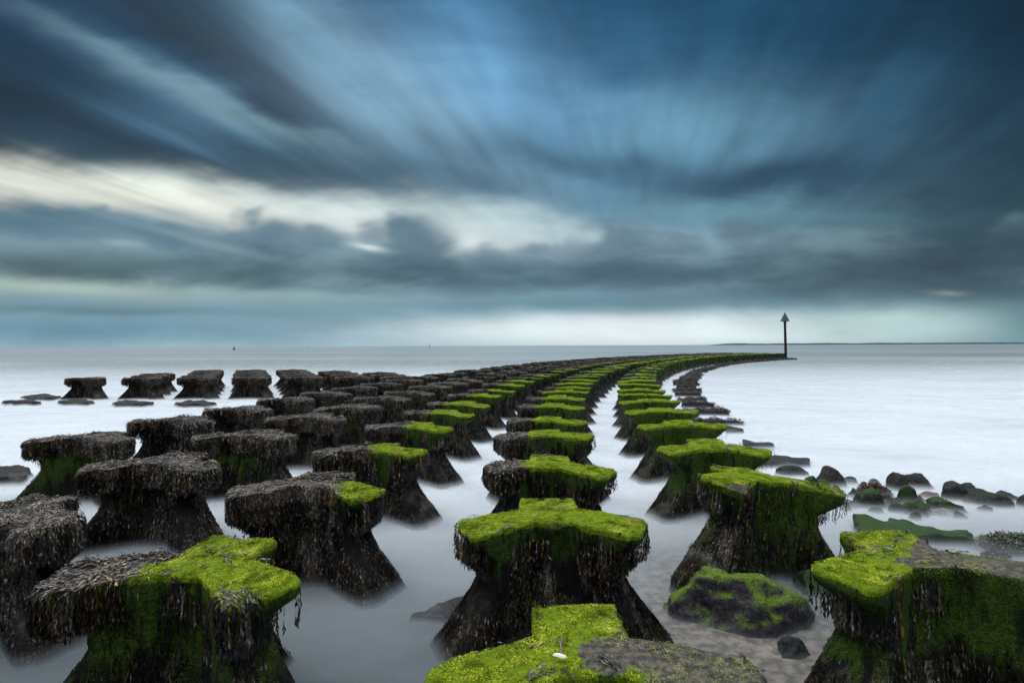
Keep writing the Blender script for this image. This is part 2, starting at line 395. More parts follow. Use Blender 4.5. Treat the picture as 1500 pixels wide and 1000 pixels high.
def build_weed(name, seed, nstr, Lf, Wf, densfn, steps=4, steplen=.035, thick=.03):
    r = np.random.default_rng(seed)
    n_ = int(nstr*1.7)
    x = RR*np.cos(TH); y = RR*np.sin(TH)
    per = np.hypot(np.diff(np.r_[x, x[0]]), np.diff(np.r_[y, y[0]])); cp = np.r_[0, np.cumsum(per)]; cp /= cp[-1]
    kind = r.random(n_)
    th = np.interp(r.random(n_), cp, np.r_[TH, TH[0]+2*math.pi])
    z = np.where(kind < .23, 1.0, np.where(kind < .36, r.uniform(.88, 1.0, n_), .92*r.random(n_)**1.35))
    top = kind < .23
    rr_ = rad(th, z); f = np.where(top, np.sqrt(r.random(n_)), 1.0)
    P = np.c_[rr_*f*np.cos(th), rr_*f*np.sin(th)+CY, z + np.where(top, .012, 0)]
    dens = densfn(P, top, r)
    keep = r.random(n_) < dens
    P, top, th = P[keep], top[keep], th[keep]
    m_ = len(P)
    off = r.uniform(.004, 1, m_)**1.5*thick*np.clip(1+2.2*nz2(P*np.array([1, 1, .5]), 7, seed+31), .25, 2.6)
    dr = norm(np.c_[P[:, 0], P[:, 1]-CY, np.zeros(m_)])
    jit = r.normal(0, .45, (m_, 3)); jit[:, 2] *= .12
    fl = np.c_[nz2(P, 2.3, seed+1), nz2(P, 2.3, seed+2), np.zeros(m_)]
    T = np.where(top[:, None], norm(dr*.7+fl*1.4+jit), norm(np.c_[dr[:, :2]*.12, -np.ones(m_)]+jit*.35))
    P = P + np.where(top[:, None], np.array([0, 0, 1.])*off[:, None], dr*(off*np.interp(P[:, 2], [0, .3, .5, .8, .93], [.8, .6, .45, .6, 1.0]))[:, None])
    tone0 = np.clip(r.normal(.55, .14, m_)+.55*nz2(P*np.array([1, 1, .5]), 8, seed+5) + np.where(top, .07, -.10) - (.20 if nstr < 2000 else .05 if nstr < 6000 else 0), 0, .86)
    oc = r.random(m_) < np.where(P[:, 2] > .85, .09, .028); tone0[oc] = r.uniform(.88, 1, oc.sum())
    allv, allf, allt, base = [], [], [], 0
    for s in range(steps):
        ang = np.arctan2(P[:, 1]-CY, P[:, 0])
        tang = np.c_[-np.sin(ang), np.cos(ang), np.zeros(m_)]
        Sd = np.where((np.abs(T[:, 2]) > .5)[:, None], tang, np.cross(T, np.array([0, 0, 1.])))
        Sd = norm(Sd + r.normal(0, .38, (m_, 3))*np.where((np.abs(T[:, 2]) > .5)[:, None], 1., .55)); Sd = norm(Sd - T*(Sd*T).sum(1, keepdims=True))
        reps = 2 if s >= steps-2 else 1
        for _ in range(reps):
            Tj = norm(T + r.normal(0, .26 if reps == 2 else .09, (m_, 3))*np.where((np.abs(T[:, 2]) > .5)[:, None], np.array([.8, .8, .8]), np.array([1, 1, .08])))
            Sj = norm(Sd - Tj*(Sd*Tj).sum(1, keepdims=True))
            Ln = Lf*r.uniform(.65, 1.35, m_); Wd = Wf*r.uniform(.6, 1.4, m_)
            v, fa = leaves(P, Tj, Sj, Ln, Wd, r.uniform(-.12, .2, m_))
            ok = (P[:, 2] > -.06)
            v = v.reshape(m_, 4, 3)[ok].reshape(-1, 3); c = ok.sum()
            allv.append(v); allf.append(np.arange(c*4).reshape(-1, 4)+base); base += c*4
            t = np.clip(tone0[ok]+r.normal(0, .045, c), 0, 1)
            allt.append(np.repeat(t, 4))
        P = P + T*steplen*r.uniform(.8, 1.2, m_)[:, None]
        # gravity where nothing lies below; push out of the concrete
        ang = np.arctan2(P[:, 1]-CY, P[:, 0]); rh = np.hypot(P[:, 0], P[:, 1]-CY)
        rs = rad(ang, np.clip(P[:, 2], -.4, .93)); over = (rh < rs) & (P[:, 2] > .95)
        T = norm(T + np.where(over[:, None], np.array([0, 0, -.10]), np.array([0, 0, -2.2])) + r.normal(0, .12, (m_, 3))*np.where(over, .4, 1.)[:, None])
        T[:, 2] = np.minimum(T[:, 2], .06); T = norm(T)
        P[:, 2] = np.where(over & (P[:, 2] < 1.0+off), 1.0+off, P[:, 2])
        oe = off*np.interp(P[:, 2], [0, .3, .5, .8, .93], [.8, .6, .45, .6, 1.0])
        ins = (~over) & (rh < rs+oe) & (P[:, 2] <= .95)
        k_ = np.where(ins, (rs+oe)/np.maximum(rh, 1e-3), 1.0)
        P[:, 0] *= k_; P[:, 1] = (P[:, 1]-CY)*k_+CY
    V = np.concatenate(allv); F = np.concatenate(allf); t = np.concatenate(allt)
    return mesh(name, V, F, M_WEED, np.c_[t, t, t], 'tone', smooth=False, uniform=True)

def build_tufts(name, seed, count, size, densfn, st):
    r = np.random.default_rng(seed); n_ = int(count*1.6)
    x = r.uniform(-.84, .84, n_); y = r.uniform(-.5, .66, n_)
    ang = np.arctan2(y-CY, x); rh = np.hypot(x, y-CY); rr_ = rad(ang, np.ones(n_))
    rim = r.random(n_) < .10
    f = np.where(rim, 1.0, rh/rr_)
    ok = (f <= 1.0)
    zr = r.uniform(.960, 1.0, n_); rz = rad(ang, zr)
    P = np.where(rim[:, None], np.c_[rz*np.cos(ang), rz*np.sin(ang)+CY, zr], np.c_[x, y, 1.012+0*x])
    ok &= r.random(n_) < densfn(P, ~rim, r)
    P, ang, rim = P[ok][:count], ang[ok][:count], rim[ok][:count]; m_ = len(P)
    big = fbm3(P[:, :3]*np.array([1, 1, 1]), seed, 2.2, 2) if m_ < 30000 else np.zeros(m_)
    P[:, 2] += np.where(rim, 0, big*.028)
    out_ = np.c_[np.cos(ang), np.sin(ang), 0*ang]
    T = norm(r.normal(0, .8, (m_, 3))*np.array([1, 1, .3]) + np.where(rim[:, None], out_*.6+np.array([0, 0, -.7]), np.array([0, 0, .26])))
    Sd = norm(np.cross(T, r.normal(0, 1, (m_, 3))))
    low = np.zeros(m_, bool)
    if m_ > 20000:                                   # short algae down the sides where they are green
        k = int(m_*.55); th2 = np.interp(r.random(k), np.linspace(0, 1, 721), np.r_[TH, TH[0]+2*math.pi]); z2 = r.uniform(.05, .95, k)
        rz2 = rad(th2, z2)*1.004; Q = np.c_[rz2*np.cos(th2), rz2*np.sin(th2)+CY, z2]
        g2 = sstep(nz2(Q*np.array([1, 1, .22]), 9, st.seed+80)+nz2(Q, 4, st.seed+81)*.8+st.frontgreen-.45, -.05, .35)
        kp = r.random(k) < g2*st.frontgreen; Q, th2 = Q[kp], th2[kp]
        o2 = np.c_[np.cos(th2), np.sin(th2), 0*th2]
        T2 = norm(o2*.5+np.array([0, 0, -1.])+r.normal(0, .4, (len(Q), 3)))
        P = np.r_[P, Q]; T = np.r_[T, T2]; Sd = np.r_[Sd, norm(np.cross(T2, r.normal(0, 1, (len(Q), 3))))]
        low = np.r_[low, np.ones(len(Q), bool)]; m_ = len(P)
    v, fa = leaves(P - T*.003, T, Sd, size*r.uniform(.6, 1.5, m_), size*.55*r.uniform(.6, 1.4, m_), r.uniform(-.1, .3, m_))
    pn = np.array([mnoise.noise(Vector(q)*7) for q in P])
    p2 = np.array([mnoise.noise(Vector(q)*24) for q in P]); t = np.clip(.52+pn*.55+p2*.35+r.normal(0, .15, m_), 0, 1)
    t = np.where(low, t*.42-.05, t); t = np.repeat(np.clip(t, 0, 1), 4)
    return mesh(name, v, fa, M_MOSS, np.c_[t, t, t], 'tone', smooth=False, uniform=True)

def sstep(v, a, b): t = np.clip((v-a)/(b-a), 0, 1); return t*t*(3-2*t)
def nz2(P, sc, seed):
    o = Vector((seed*3.1, seed*5.7, seed*1.3)); return np.array([mnoise.noise(Vector(q)*sc+o) for q in P])

class Style:
    """where a block is mossy, weedy or bare; x is across the row, +y away from the viewer's end of the row"""
    def __init__(s, wx=(-2, -1), topweed=0.0, side=1.0, front=1.0, frontgreen=0.4, moss=1.0, bare=None, seed=1, leg=1.0, patch=0.0, lip=.940, fw=.38):
        s.__dict__.update(locals())
    def topw(s, P):
        """amount of weed on the top: full left of wx[0], none right of wx[1]"""
        w = 1-sstep(P[:, 0]+.20*nz2(P, 3.0, s.seed)+.14*nz2(P, 10, s.seed+6)+.10*P[:, 1], s.wx[0]-.04, s.wx[1]+.06)
        if s.patch: w = np.maximum(w, sstep(nz2(P*np.array([1, 1, 0]), 3.4, s.seed+9), .30, .42)*s.patch)
        return np.clip(w+s.topweed, 0, 1)
    def barefn(s, P):
        if s.bare is None: return np.zeros(len(P))
        x, y, r_ = s.bare
        return sstep(.30*nz2(P, 3.2, s.seed+3)+.16*nz2(P, 12, s.seed+4)+(r_-np.hypot(P[:, 0]-x, (P[:, 1]-y)*1.2)), -.09, .14)
    def mask(s, V, side):
        tw = s.topw(V); b = s.barefn(V)
        topz = sstep(V[:, 2]+.03*nz2(V, 6, s.seed+2), s.lip, s.lip+.05)
        m = s.moss*(1-tw)*topz*(1-b*.74)*(1-.42*sstep(nz2(V, 4.5, s.seed+61)+.3*nz2(V, 15, s.seed+62), .12, .36))
        g = np.clip(s.frontgreen*(.55+.5*sstep(V[:, 2], .25, .7)) + .35*(1-tw)*sstep(V[:, 2], .5, .9)*s.moss, 0, 1)
        return np.c_[m, g, tw]
    def weed(s, P, top, r):
        tw = s.topw(P)
        x, y, z = P[:, 0], P[:, 1], P[:, 2]
        n1 = nz2(P*np.array([1, 1, .35]), 4.2, s.seed+20)
        n2 = nz2(P, 9, s.seed+40)
        onside = s.side*sstep(n1, -.28, .10)
        # front notch face of the body
        ff = np.clip(1.25-np.abs(x)/s.fw, 0, 1)*(y < .05)*(z < .86)
        onside = onside*(1-np.clip(ff*2, 0, 1)*(1-s.front))
        legs = sstep(.62-z, 0, .12)*s.leg
        onside = np.where(z < .6, np.maximum(onside, legs*sstep(n1, -.45, -.05)*(1-np.clip(ff*2, 0, 1)*(1-s.front))), onside)
        rim = (z > .86) & (~top)
        onrim = np.maximum(tw, onside*.55*sstep(n2, -.05, .3)*(1-s.moss*.35))
        return np.where(top, np.maximum(tw, .05*sstep(n2, .25, .5)), np.where(rim, onrim, np.maximum(onside, 0)))
    def tuft(s, P, top, r):
        return np.clip((1-s.topw(P))*s.moss - s.barefn(P)*.90 - .88*sstep(nz2(P, 4.5, s.seed+61)+.3*nz2(P, 15, s.seed+62), .12, .36), 0, 1)*np.clip(.5+1.2*nz2(P, 11, s.seed+70)+.25, .12, 1)

def make_type(tag_, st, lod, seed, chips=None, rough=1.0):
    nstr, Lf, Wf, nth, ntuft, tsz, stp = {0: (20000, .044, .0120, 340, 80000, .0085, 6), 1: (12500, .048, .0140, 260, 34000, .011, 5),
                          2: (5200, .064, .020, 160, 5000, .020, 4), 3: (1000, .10, .040, 96, 0, 0, 3)}[lod]
    st.seed = seed
    if lod >= 2: st.lip = .955 if lod == 2 else .97
    if lod == 3: st.moss *= .72; st.patch = .5
    b = build_body('body_'+tag_, seed, nth, rough, st.mask, chips)
    w = build_weed('seaweed_'+tag_, seed, nstr, Lf, Wf, st.weed, stp, .028 if lod < 2 else .045, .026)
    t = build_tufts('moss_'+tag_, seed, ntuft, tsz, st.tuft, st) if ntuft else None
    return b, w, t

def place_block(tp, loc, rz, label, group=None, sc=1.0):
    e = bpy.data.objects.new('star_block', None); COL.objects.link(e)
    e.location = loc; e.rotation_euler = (0, 0, rz); e.scale = (sc, sc, 1); e.empty_display_size = .3
    tag(e, label, 'concrete block', group)
    for nm, me in zip(('concrete_body', 'seaweed', 'moss'), tp):
        if me is not None and len(me.vertices): link(nm, me, e)
    return e

# styles per kind of block
def S_A(): return Style(wx=(-.75, -.55), side=.9, front=.6, frontgreen=.45, moss=1.0)
def S_Al(): return Style(wx=(-.50, -.35), side=1.0, front=.7, frontgreen=.45, moss=1.0)
def S_B(): return Style(wx=(-2, -1.5), side=.10, front=.2, frontgreen=.74, moss=1.0, leg=.9)
def S_C(): return Style(wx=(-.34, -.18), side=1.0, front=.55, frontgreen=.45, moss=1.0)
def S_D(): return Style(wx=(1.5, 2), side=1.0, front=.08, frontgreen=.72, fw=.45, moss=.7, topweed=1)
def S_Dm(): return Style(wx=(-.1, .5), side=1.0, front=.4, frontgreen=.4, moss=.62, topweed=.30, patch=.6)
def S_E(): return Style(wx=(1.5, 2), side=1.0, front=.5, frontgreen=.25, moss=.5, topweed=1)

# ------------------------------------------------------------------ rows of the groyne
ctrl = np.array([(2.80, 1.6), (2.86, 3.95), (2.95, 6.25), (3.05, 8.6), (3.35, 13), (3.95, 17.5), (4.85, 22.3), (6.15, 28), (8.6, 35.6),
                 (13.6, 49.2), (21.6, 66.2), (27.6, 75.6), (46.2, 97.6)])
deg = np.polyfit(ctrl[:, 1], ctrl[:, 0], 4, w=1/np.sqrt(ctrl[:, 1]))
def base_curve(y): return np.polyval(deg, y)
ys = np.linspace(-2, 99, 4000); bx = base_curve(ys)
tx = np.gradient(bx, ys); tl = np.hypot(tx, 1); nx, ny = -1/tl, tx/tl      # normal towards the left
def row(off, first_y, count, spacing=2.25):
    X = bx+nx*off; Y = ys+ny*off
    s = np.r_[0, np.cumsum(np.hypot(np.diff(X), np.diff(Y)))]
    s0 = np.interp(first_y, Y, s); res = []
    for i in range(count):
        si = s0+i*spacing
        if si > s[-1]: break
        x, y = np.interp(si, s, X), np.interp(si, s, Y)
        x2, y2 = np.interp(si+.3, s, X), np.interp(si+.3, s, Y)
        res.append((x, y, math.atan2(-(x2-x), y2-y)))
    return res

LOWT, MIDT, NEART = {}, {}, {}
for key, st in (('a', S_A), ('b', S_B), ('c', S_C), ('d', S_D), ('e', S_E)):
    LOWT[key] = [make_type(key+'_far%d' % i, st(), 3, 100+i*7+ord(key)) for i in range(2)]
    MIDT[key] = [make_type(key+'_mid%d' % i, S_Dm() if key == 'd' and i else st(), 2, 200+i*7+ord(key)) for i in range(3)]
MIDT['c'].append(make_type('c_mid_al', S_Al(), 2, 333)); MIDT['a'].append(make_type('a_mid_al', S_Al(), 2, 334))
NEART['a'] = [make_type('a_near%d' % i, s_, 1, 300+i) for i, s_ in enumerate((S_Al(), S_Al()))]
NEART['b'] = [make_type('b_near0', S_B(), 1, 311)]
NEART['c'] = [make_type('c_near0', Style(wx=(-.22, -.08), front=.4, frontgreen=.5), 1, 321), make_type('c_near1', Style(wx=(-.30, -.16), front=.8, frontgreen=.4), 1, 322)]
NEART['d'] = [make_type('d_near0', S_D(), 1, 331), make_type('d_near1', S_E(), 1, 332)]
NEART['e'] = [make_type('e_near0', Style(wx=(1.5, 2), topweed=1, front=.0, frontgreen=.75, moss=.6, fw=.55), 1, 341)]

UNIQ = {
 ('a', 0): (Style(wx=(-2, -1.5), side=.4, front=.3, frontgreen=.5, bare=(.52, .0, .50), patch=0.0), None),
 ('a', 1): (Style(wx=(-2, -1.5), side=1.0, front=1.0, frontgreen=.35, patch=.0), None),
 ('c', 0): (Style(wx=(-.52, -.34), side=.75, front=.10, frontgreen=.72, patch=.55, fw=.52), None),
 ('c', 1): (Style(wx=(.08, .20), side=1.1, front=1.0, frontgreen=.25), None),
 ('b', 0): (Style(wx=(-2, -1.5), side=.42, front=.30, frontgreen=.80, bare=(.25, -.05, .52), leg=.55), None),
 ('b', 1): (Style(wx=(-2, -1.5), side=.30, front=.2, frontgreen=.80, leg=.6, patch=.0), [(-.42, -.36, .34, .16), (.75, -.2, .35, .12)]),
 ('d', 0): (Style(wx=(1.5, 2), topweed=1, side=1.1, front=1.0, frontgreen=.3), None),
}
ORD = ['first', 'second', 'third', 'fourth', 'fifth', 'sixth', 'seventh', 'eighth', 'ninth', 'tenth', 'eleventh', 'twelfth', 'thirteenth', 'fourteenth']
ROWS = [('b', 0.0, 3.93, 'right-hand row', 'bright green top and algae-green sides'),
        ('a', 2.50, 2.70, 'centre row', 'bright green top and seaweed skirt'),
        ('c', 5.00, 3.84, 'second row from the left', 'green top right of a seaweed mat'),
        ('d', 7.42, 5.00, 'row left of the half-green blocks', 'shaggy brown seaweed over its whole top'),
        ('e', 9.98, 9.30, 'outermost left row', 'flat seaweed-matted top')]
ROWN = {'b': 'right-hand row', 'a': 'centre row', 'c': 'third row', 'd': 'fourth row', 'e': 'outermost left row'}
LOOK = {'b': 'green block with algae-stained sides', 'a': 'green-topped block with seaweed skirt',
        'c': 'block half green, half seaweed', 'd': 'block under brown seaweed mat', 'e': 'dark block shrouded in seaweed'}
SPECIAL = {
 ('a', 0): 'cropped block at the bottom edge, green and bare grey top carrying a white shell',
 ('a', 1): 'large T-shaped block in the middle foreground, green top and dark seaweed front',
 ('c', 0): 'bottom-left block with green top and seaweed draped over its left arm',
 ('c', 1): 'seaweed-shrouded block with only its right tip green, behind the bottom-left block',
 ('b', 0): 'bottom-right block with brownish bare concrete top edged in green',
 ('b', 1): 'green block with a chipped domed top beside the mossy boulder',
 ('d', 0): 'seaweed-draped block cut off by the left edge of the picture'}
jr = random.Random(3)
for key, off, y0, _, _ in ROWS:
    for i, (x, y, rz) in enumerate(row(off, y0, 60)):
        d = math.hypot(x, y)
        if (key, i) in UNIQ:
            st, ch = UNIQ[(key, i)]; tp = make_type('%s%d' % (key, i), st, 0, 500+ord(key)*3+i, ch)
        elif d < 12.5: tp = NEART[key][i % len(NEART[key])]
        elif d < 26: tp = MIDT[key][(i*2+i//3) % len(MIDT[key])]
        else: tp = LOWT[key][i % 2]
        lab = SPECIAL.get((key, i))
        if lab is None:
            if i < len(ORD): lab = '%s, %s from the viewer in the %s' % (LOOK[key], ORD[i], ROWN[key])
            else: lab = 'distant %s, past fourteenth in %s' % (LOOK[key], ROWN[key])
        j = .035 if i > 1 or key != 'a' else 0
        e = place_block(tp, (x+jr.uniform(-j, j), y+jr.uniform(-j, j), jr.uniform(-.04, .03) if i > 1 else 0), rz+jr.uniform(-.07, .07), lab,
                        'star-shaped sea defence blocks of the %s' % ROWN[key])
        if i > 1: e.rotation_euler.x = jr.gauss(0, .018); e.rotation_euler.y = jr.gauss(0, .022)
        if (key, i) == ('c', 0): e.rotation_euler.z = -.13
        if (key, i) == ('a', 1): e.rotation_euler.z = 0.0
        if (key, i) == ('b', 1): e.rotation_euler = (0, .12, .22); e.location.x -= .26; e.location.z = .04
        if (key, i) == ('a', 0): e.rotation_euler.z = 0.02; e.scale = (.94, 1, 1); e.location.x += .05
        if (key, i) == ('b', 0): e.location.x += .05
# the other arm of the fishtail, across the water on the left
heads = [(-20.3, 1), (-17.6, 3), (-15.0, 5), (-12.4, 5), (-9.9, 5), (-7.5, 4), (-5.4, 3)]
CN = ['leftmost, standing alone', 'second from the left', 'third from the left', 'fourth from the left', 'fifth from the left', 'sixth from the left', 'seventh from the left']
for ci, (hx, cnt) in enumerate(heads):
    for j in range(cnt):
        lab = 'dark front block across the water, %s' % CN[ci] if j == 0 else \
              'dark block %s behind a front one across the water, file %s' % (['', 'directly', 'two', 'three', 'four'][j], CN[ci])
        place_block(MIDT['e'][(ci+j) % 3], (hx-.43*2.25*j+jr.uniform(-.05, .05), 27.3+2.25*.92*j, 0), math.radians(20)*0+jr.uniform(-.06, .06), lab,
                    'seaweed-capped blocks across the water', 1.1)

# ------------------------------------------------------------------ rocks, slabs
def rock_material(name, dark, light, green, gamt):
    m, n = mat(name)
    P = n.node('ShaderNodeTexCoord').outputs['Object']; oi = n.node('ShaderNodeObjectInfo')
    P2 = n.vm('ADD', P, n.xyz(n.m('MULTIPLY', oi.outputs['Random'], 30.0), 0.0, 0.0))
    n1 = n.noise(P2, 4.0, 5, .6); n2 = n.noise(P2, 22.0, 5, .7); n3 = n.noise(P2, 80.0, 3, .6)
    c = n.mix(n.smooth(n2, .35, .68), dark, light)
    nz = n.sep(n.node('ShaderNodeNewGeometry').outputs['Normal'])[2]
    f = n.m('ADD', n.m('MULTIPLY', nz, .55), n.m('ADD', n.m('MULTIPLY', n1, 1.1), gamt))
    g = n.mix(n.smooth(n3, .4, .65), (green[0]*.35, green[1]*.35, green[2]*.5), green)
    f = n.m('ADD', f, n.m('MULTIPLY', n.m('SUBTRACT', n2, .5), .7))
    c = n.mix(n.smooth(f, .82, 1.22), c, g)
    finish(n, c, .55, n.m('ADD', n.m('MULTIPLY', n2, .7), n.m('MULTIPLY', n3, .4)), .22, bstr=.9, bdist=.03)
    return m
R_DARK = rock_material('dark_wet_rock', (.005, .006, .006), (.030, .034, .032), (.018, .045, .010), -.10)
R_SLAB = rock_material('wet_black_slab', (.004, .004, .004), (.030, .028, .027), (.03, .03, .02), -.9)
R_GREEN = rock_material('green_wet_rock', (.006, .010, .006), (.02, .03, .015), (.036, .085, .010), .20)
R_BROWN = rock_material('brown_rock', (.012, .010, .009), (.055, .047, .041), (.03, .07, .02), -.45)
R_PINK = rock_material('pink_rock', (.07, .035, .025), (.20, .11, .085), (.1, .1, .05), -.8)
R_PALE = rock_material('pale_rock', (.10, .09, .085), (.28, .26, .24), (.05, .10, .02), -.5)
R_BOULD = rock_material('mossy_boulder', (.010, .009, .011), (.062, .054, .068), (.13, .22, .008), .15)

import bmesh
def rock_mesh(name, sx, sy, sz, seed, m, sub=4, planes=7, amp=.10, base=.45):
    bm = bmesh.new(); bmesh.ops.create_icosphere(bm, subdivisions=sub, radius=1.0)
    r = random.Random(seed)
    pl = [(Vector((r.gauss(0, 1), r.gauss(0, 1), abs(r.gauss(0, .7)))).normalized(), r.uniform(.62, .9)) for _ in range(planes)]
    o = Vector((seed*1.7, seed*2.9, seed*.7))
    for v in bm.verts:
        p = v.co.copy()
        for nn, dd in pl:
            k = p.dot(nn)
            if k > dd: p -= nn*(k-dd)*.88
        p += v.co*(mnoise.fractal(v.co*1.6+o, 1, 2, 4)*amp*1.8 + mnoise.fractal(v.co*5+o, .8, 2, 4)*amp*.7)
        v.co = Vector((p.x*sx, p.y*sy, p.z*sz))
    me = bpy.data.meshes.new(name); bm.to_mesh(me); bm.free(); me.materials.append(m)
    for p in me.polygons: p.use_smooth = True
    return me
def px_rock(x0, x1, y0, y1, m, seed, label, planes=7, amp=.10, sub=4, name='rock', cat='rock', depth=.8, group=None, rz=0):
    cx, d = at((x0+x1)/2, y1, 0.0)
    sx = (x1-x0)/2*d/833*1.1; sy = sx*depth; d2 = d+sy*.8
    cx = ((x0+x1)/2-750)*d2/833
    top = CAM_H - (y0-(508.9-.0038*(x0+x1)/2))*d2/833
    sx *= d2/d
    sz = max(.05, top/.74)
    o = link(name, rock_mesh(name, sx, sy, sz, seed, m, sub, planes, amp))
    o.location = (cx, d2, 0.0); o.rotation_euler = (0, 0, rz)
    return tag(o, label, cat, group)

G1 = 'rocks in the shallows on the right'
px_rock(975, 1172, 843, 926, R_BOULD, 11, 'large rounded boulder with green moss and purple-grey weed, in front of the chipped green block', 4, .09, 5, 'boulder', 'boulder', .62)
px_rock(1133, 1182, 937, 963, R_DARK, 12, 'small dark rock breaking the water in front of the mossy boulder', 6, .1)
px_rock(1160, 1222, 842, 872, R_GREEN, 13, 'low green rock half under the bare-topped block, right of the boulder', 5, .1)
px_rock(1193, 1234, 689, 715, R_BROWN, 14, 'angular grey-brown rock, leftmost of the upright rocks in the shallows', 9, .05, group=G1)
px_rock(1186, 1222, 709, 733, R_GREEN, 15, 'dark green rounded rock just below the angular grey-brown rock', 5, .08, group=G1)
px_rock(1168, 1204, 707, 735, R_GREEN, 16, 'mossy green rock touching the right side of the chipped block', 5, .08, group=G1)
px_rock(1232, 1254, 700, 710, R_DARK, 17, 'thin dark rock right behind the angular grey-brown rock', 5, .08, group=G1)
px_rock(1296, 1326, 693, 720, R_BROWN, 18, 'pointed grey rock standing behind the reddish weed', 9, .05, group=G1, depth=.7)
px_rock(1319, 1361, 698, 717, R_DARK, 19, 'rounded slate-dark rock right of the pointed grey rock', 4, .06, group=G1)
px_rock(1271, 1288, 702, 712, R_DARK, 20, 'tiny dark rock in the mist left of the pointed grey rock', 4, .06, group=G1)
px_rock(1264, 1285, 716, 728, R_PINK, 21, 'small smooth pink stone among the reddish weed', 3, .04, group=G1)
px_rock(1283, 1304, 714, 727, R_DARK, 22, 'small black rock right of the pink stone', 6, .08, group=G1)
px_rock(1253, 1292, 722, 746, R_GREEN, 23, 'green rounded rock directly below the pink stone', 5, .08, group=G1)
px_rock(1309, 1340, 717, 740, R_GREEN, 24, 'peaked green rock in the middle of the rock group', 7, .07, group=G1)
px_rock(1320, 1358, 736, 756, R_GREEN, 25, 'low dark green rock in front of the peaked green rock', 6, .1, group=G1)
px_rock(1357, 1411, 733, 754, R_GREEN, 26, 'broad green rock with a pale stone at its foot', 6, .1, group=G1)
px_rock(1360, 1392, 745, 757, R_PALE, 27, 'pale whitish stone at the foot of the broad green rock', 6, .06, group=G1)
px_rock(1374, 1416, 712, 735, R_DARK, 28, 'smooth dark green-black rock, left of the pair at the right', 4, .06, group=G1)
px_rock(1402, 1430, 710, 724, R_DARK, 29, 'small rounded dark rock seen between the two large dark rocks', 4, .06, group=G1)
px_rock(1413, 1474, 719, 744, R_DARK, 30, 'largest smooth dark rock, right end of the group', 5, .07, group=G1)
px_rock(1456, 1487, 721, 735, R_DARK, 31, 'low dark rock half hidden behind the largest dark rock', 4, .06, group=G1)
px_rock(1488, 1515, 728, 745, R_DARK, 32, 'dark rock cut off by the right edge of the picture', 4, .06, group=G1)
px_rock(1236, 1262, 735, 744, R_DARK, 33, 'flat dark stone left of the green rock below the pink stone', 6, .1, group=G1)
px_rock(1343, 1372, 721, 732, R_PINK, 34, 'low brownish-pink stone between the peaked rock and the smooth dark rock', 4, .06, group=G1)
px_rock(1133, 1181, 685, 699, R_DARK, 35, 'low humped dark rock left of the angular grey-brown rock', 3, .05, depth=.5, group=G1)
px_rock(1100, 1116, 677, 688, R_GREEN, 36, 'small green rock peeping out behind the chipped green block', 3, .05, group=G1)
px_rock(1452, 1470, 780, 794, R_PINK, 37, 'small reddish stone at the edge of the pebbly weed', 4, .06)
px_rock(1205, 1240, 722, 741, R_DARK, 38, 'dark broken rock between the two left green rocks and the pink stone', 8, .12, group=G1)
px_rock(1300, 1322, 740, 752, R_DARK, 39, 'black wet rock left of the low dark green rock', 7, .1, group=G1)

extra = [(1206, 1226, 728, 744, R_GREEN, 'lowest green rock touching the chipped block in the shallows'),
 (1226, 1246, 738, 748, R_BROWN, 'brown chunk in the olive weed below the leftmost rocks'),
 (1290, 1308, 727, 741, R_BROWN, 'brown wet chunk between the pink stone and the peaked green rock'),
 (1308, 1322, 703, 715, R_BROWN, 'small reddish-brown stone against the foot of the pointed grey rock'),
 (1253, 1270, 708, 720, R_BROWN, 'brown stone at the left end of the reddish weed heap'),
 (1338, 1352, 728, 738, R_DARK, 'small dark stone right of the peaked green rock'),
 (1330, 1346, 752, 762, R_BROWN, 'flat brown stone just above the long green slab'),
 (1394, 1412, 750, 760, R_DARK, 'dark flat stone right of the pale stone'),
 (1270, 1290, 742, 752, R_GREEN, 'low green lump just left of the black wet rock'),
 (1212, 1230, 714, 726, R_BROWN, 'brown wedge under the angular grey-brown rock'),
 (1340, 1356, 745, 758, R_BROWN, 'brown stone tucked in front of the low dark green rock'),
 (1430, 1452, 741, 750, R_BROWN, 'sunken brown stone below the largest dark rock'),
 (1240, 1256, 718, 730, R_GREEN, 'green stone left of the reddish weed heap')]
for k, (a0, a1, b0, b1, mm, lb) in enumerate(extra):
    px_rock(a0, a1, b0, b1, mm, 60+k, lb, 8, .13, 3, group=G1)

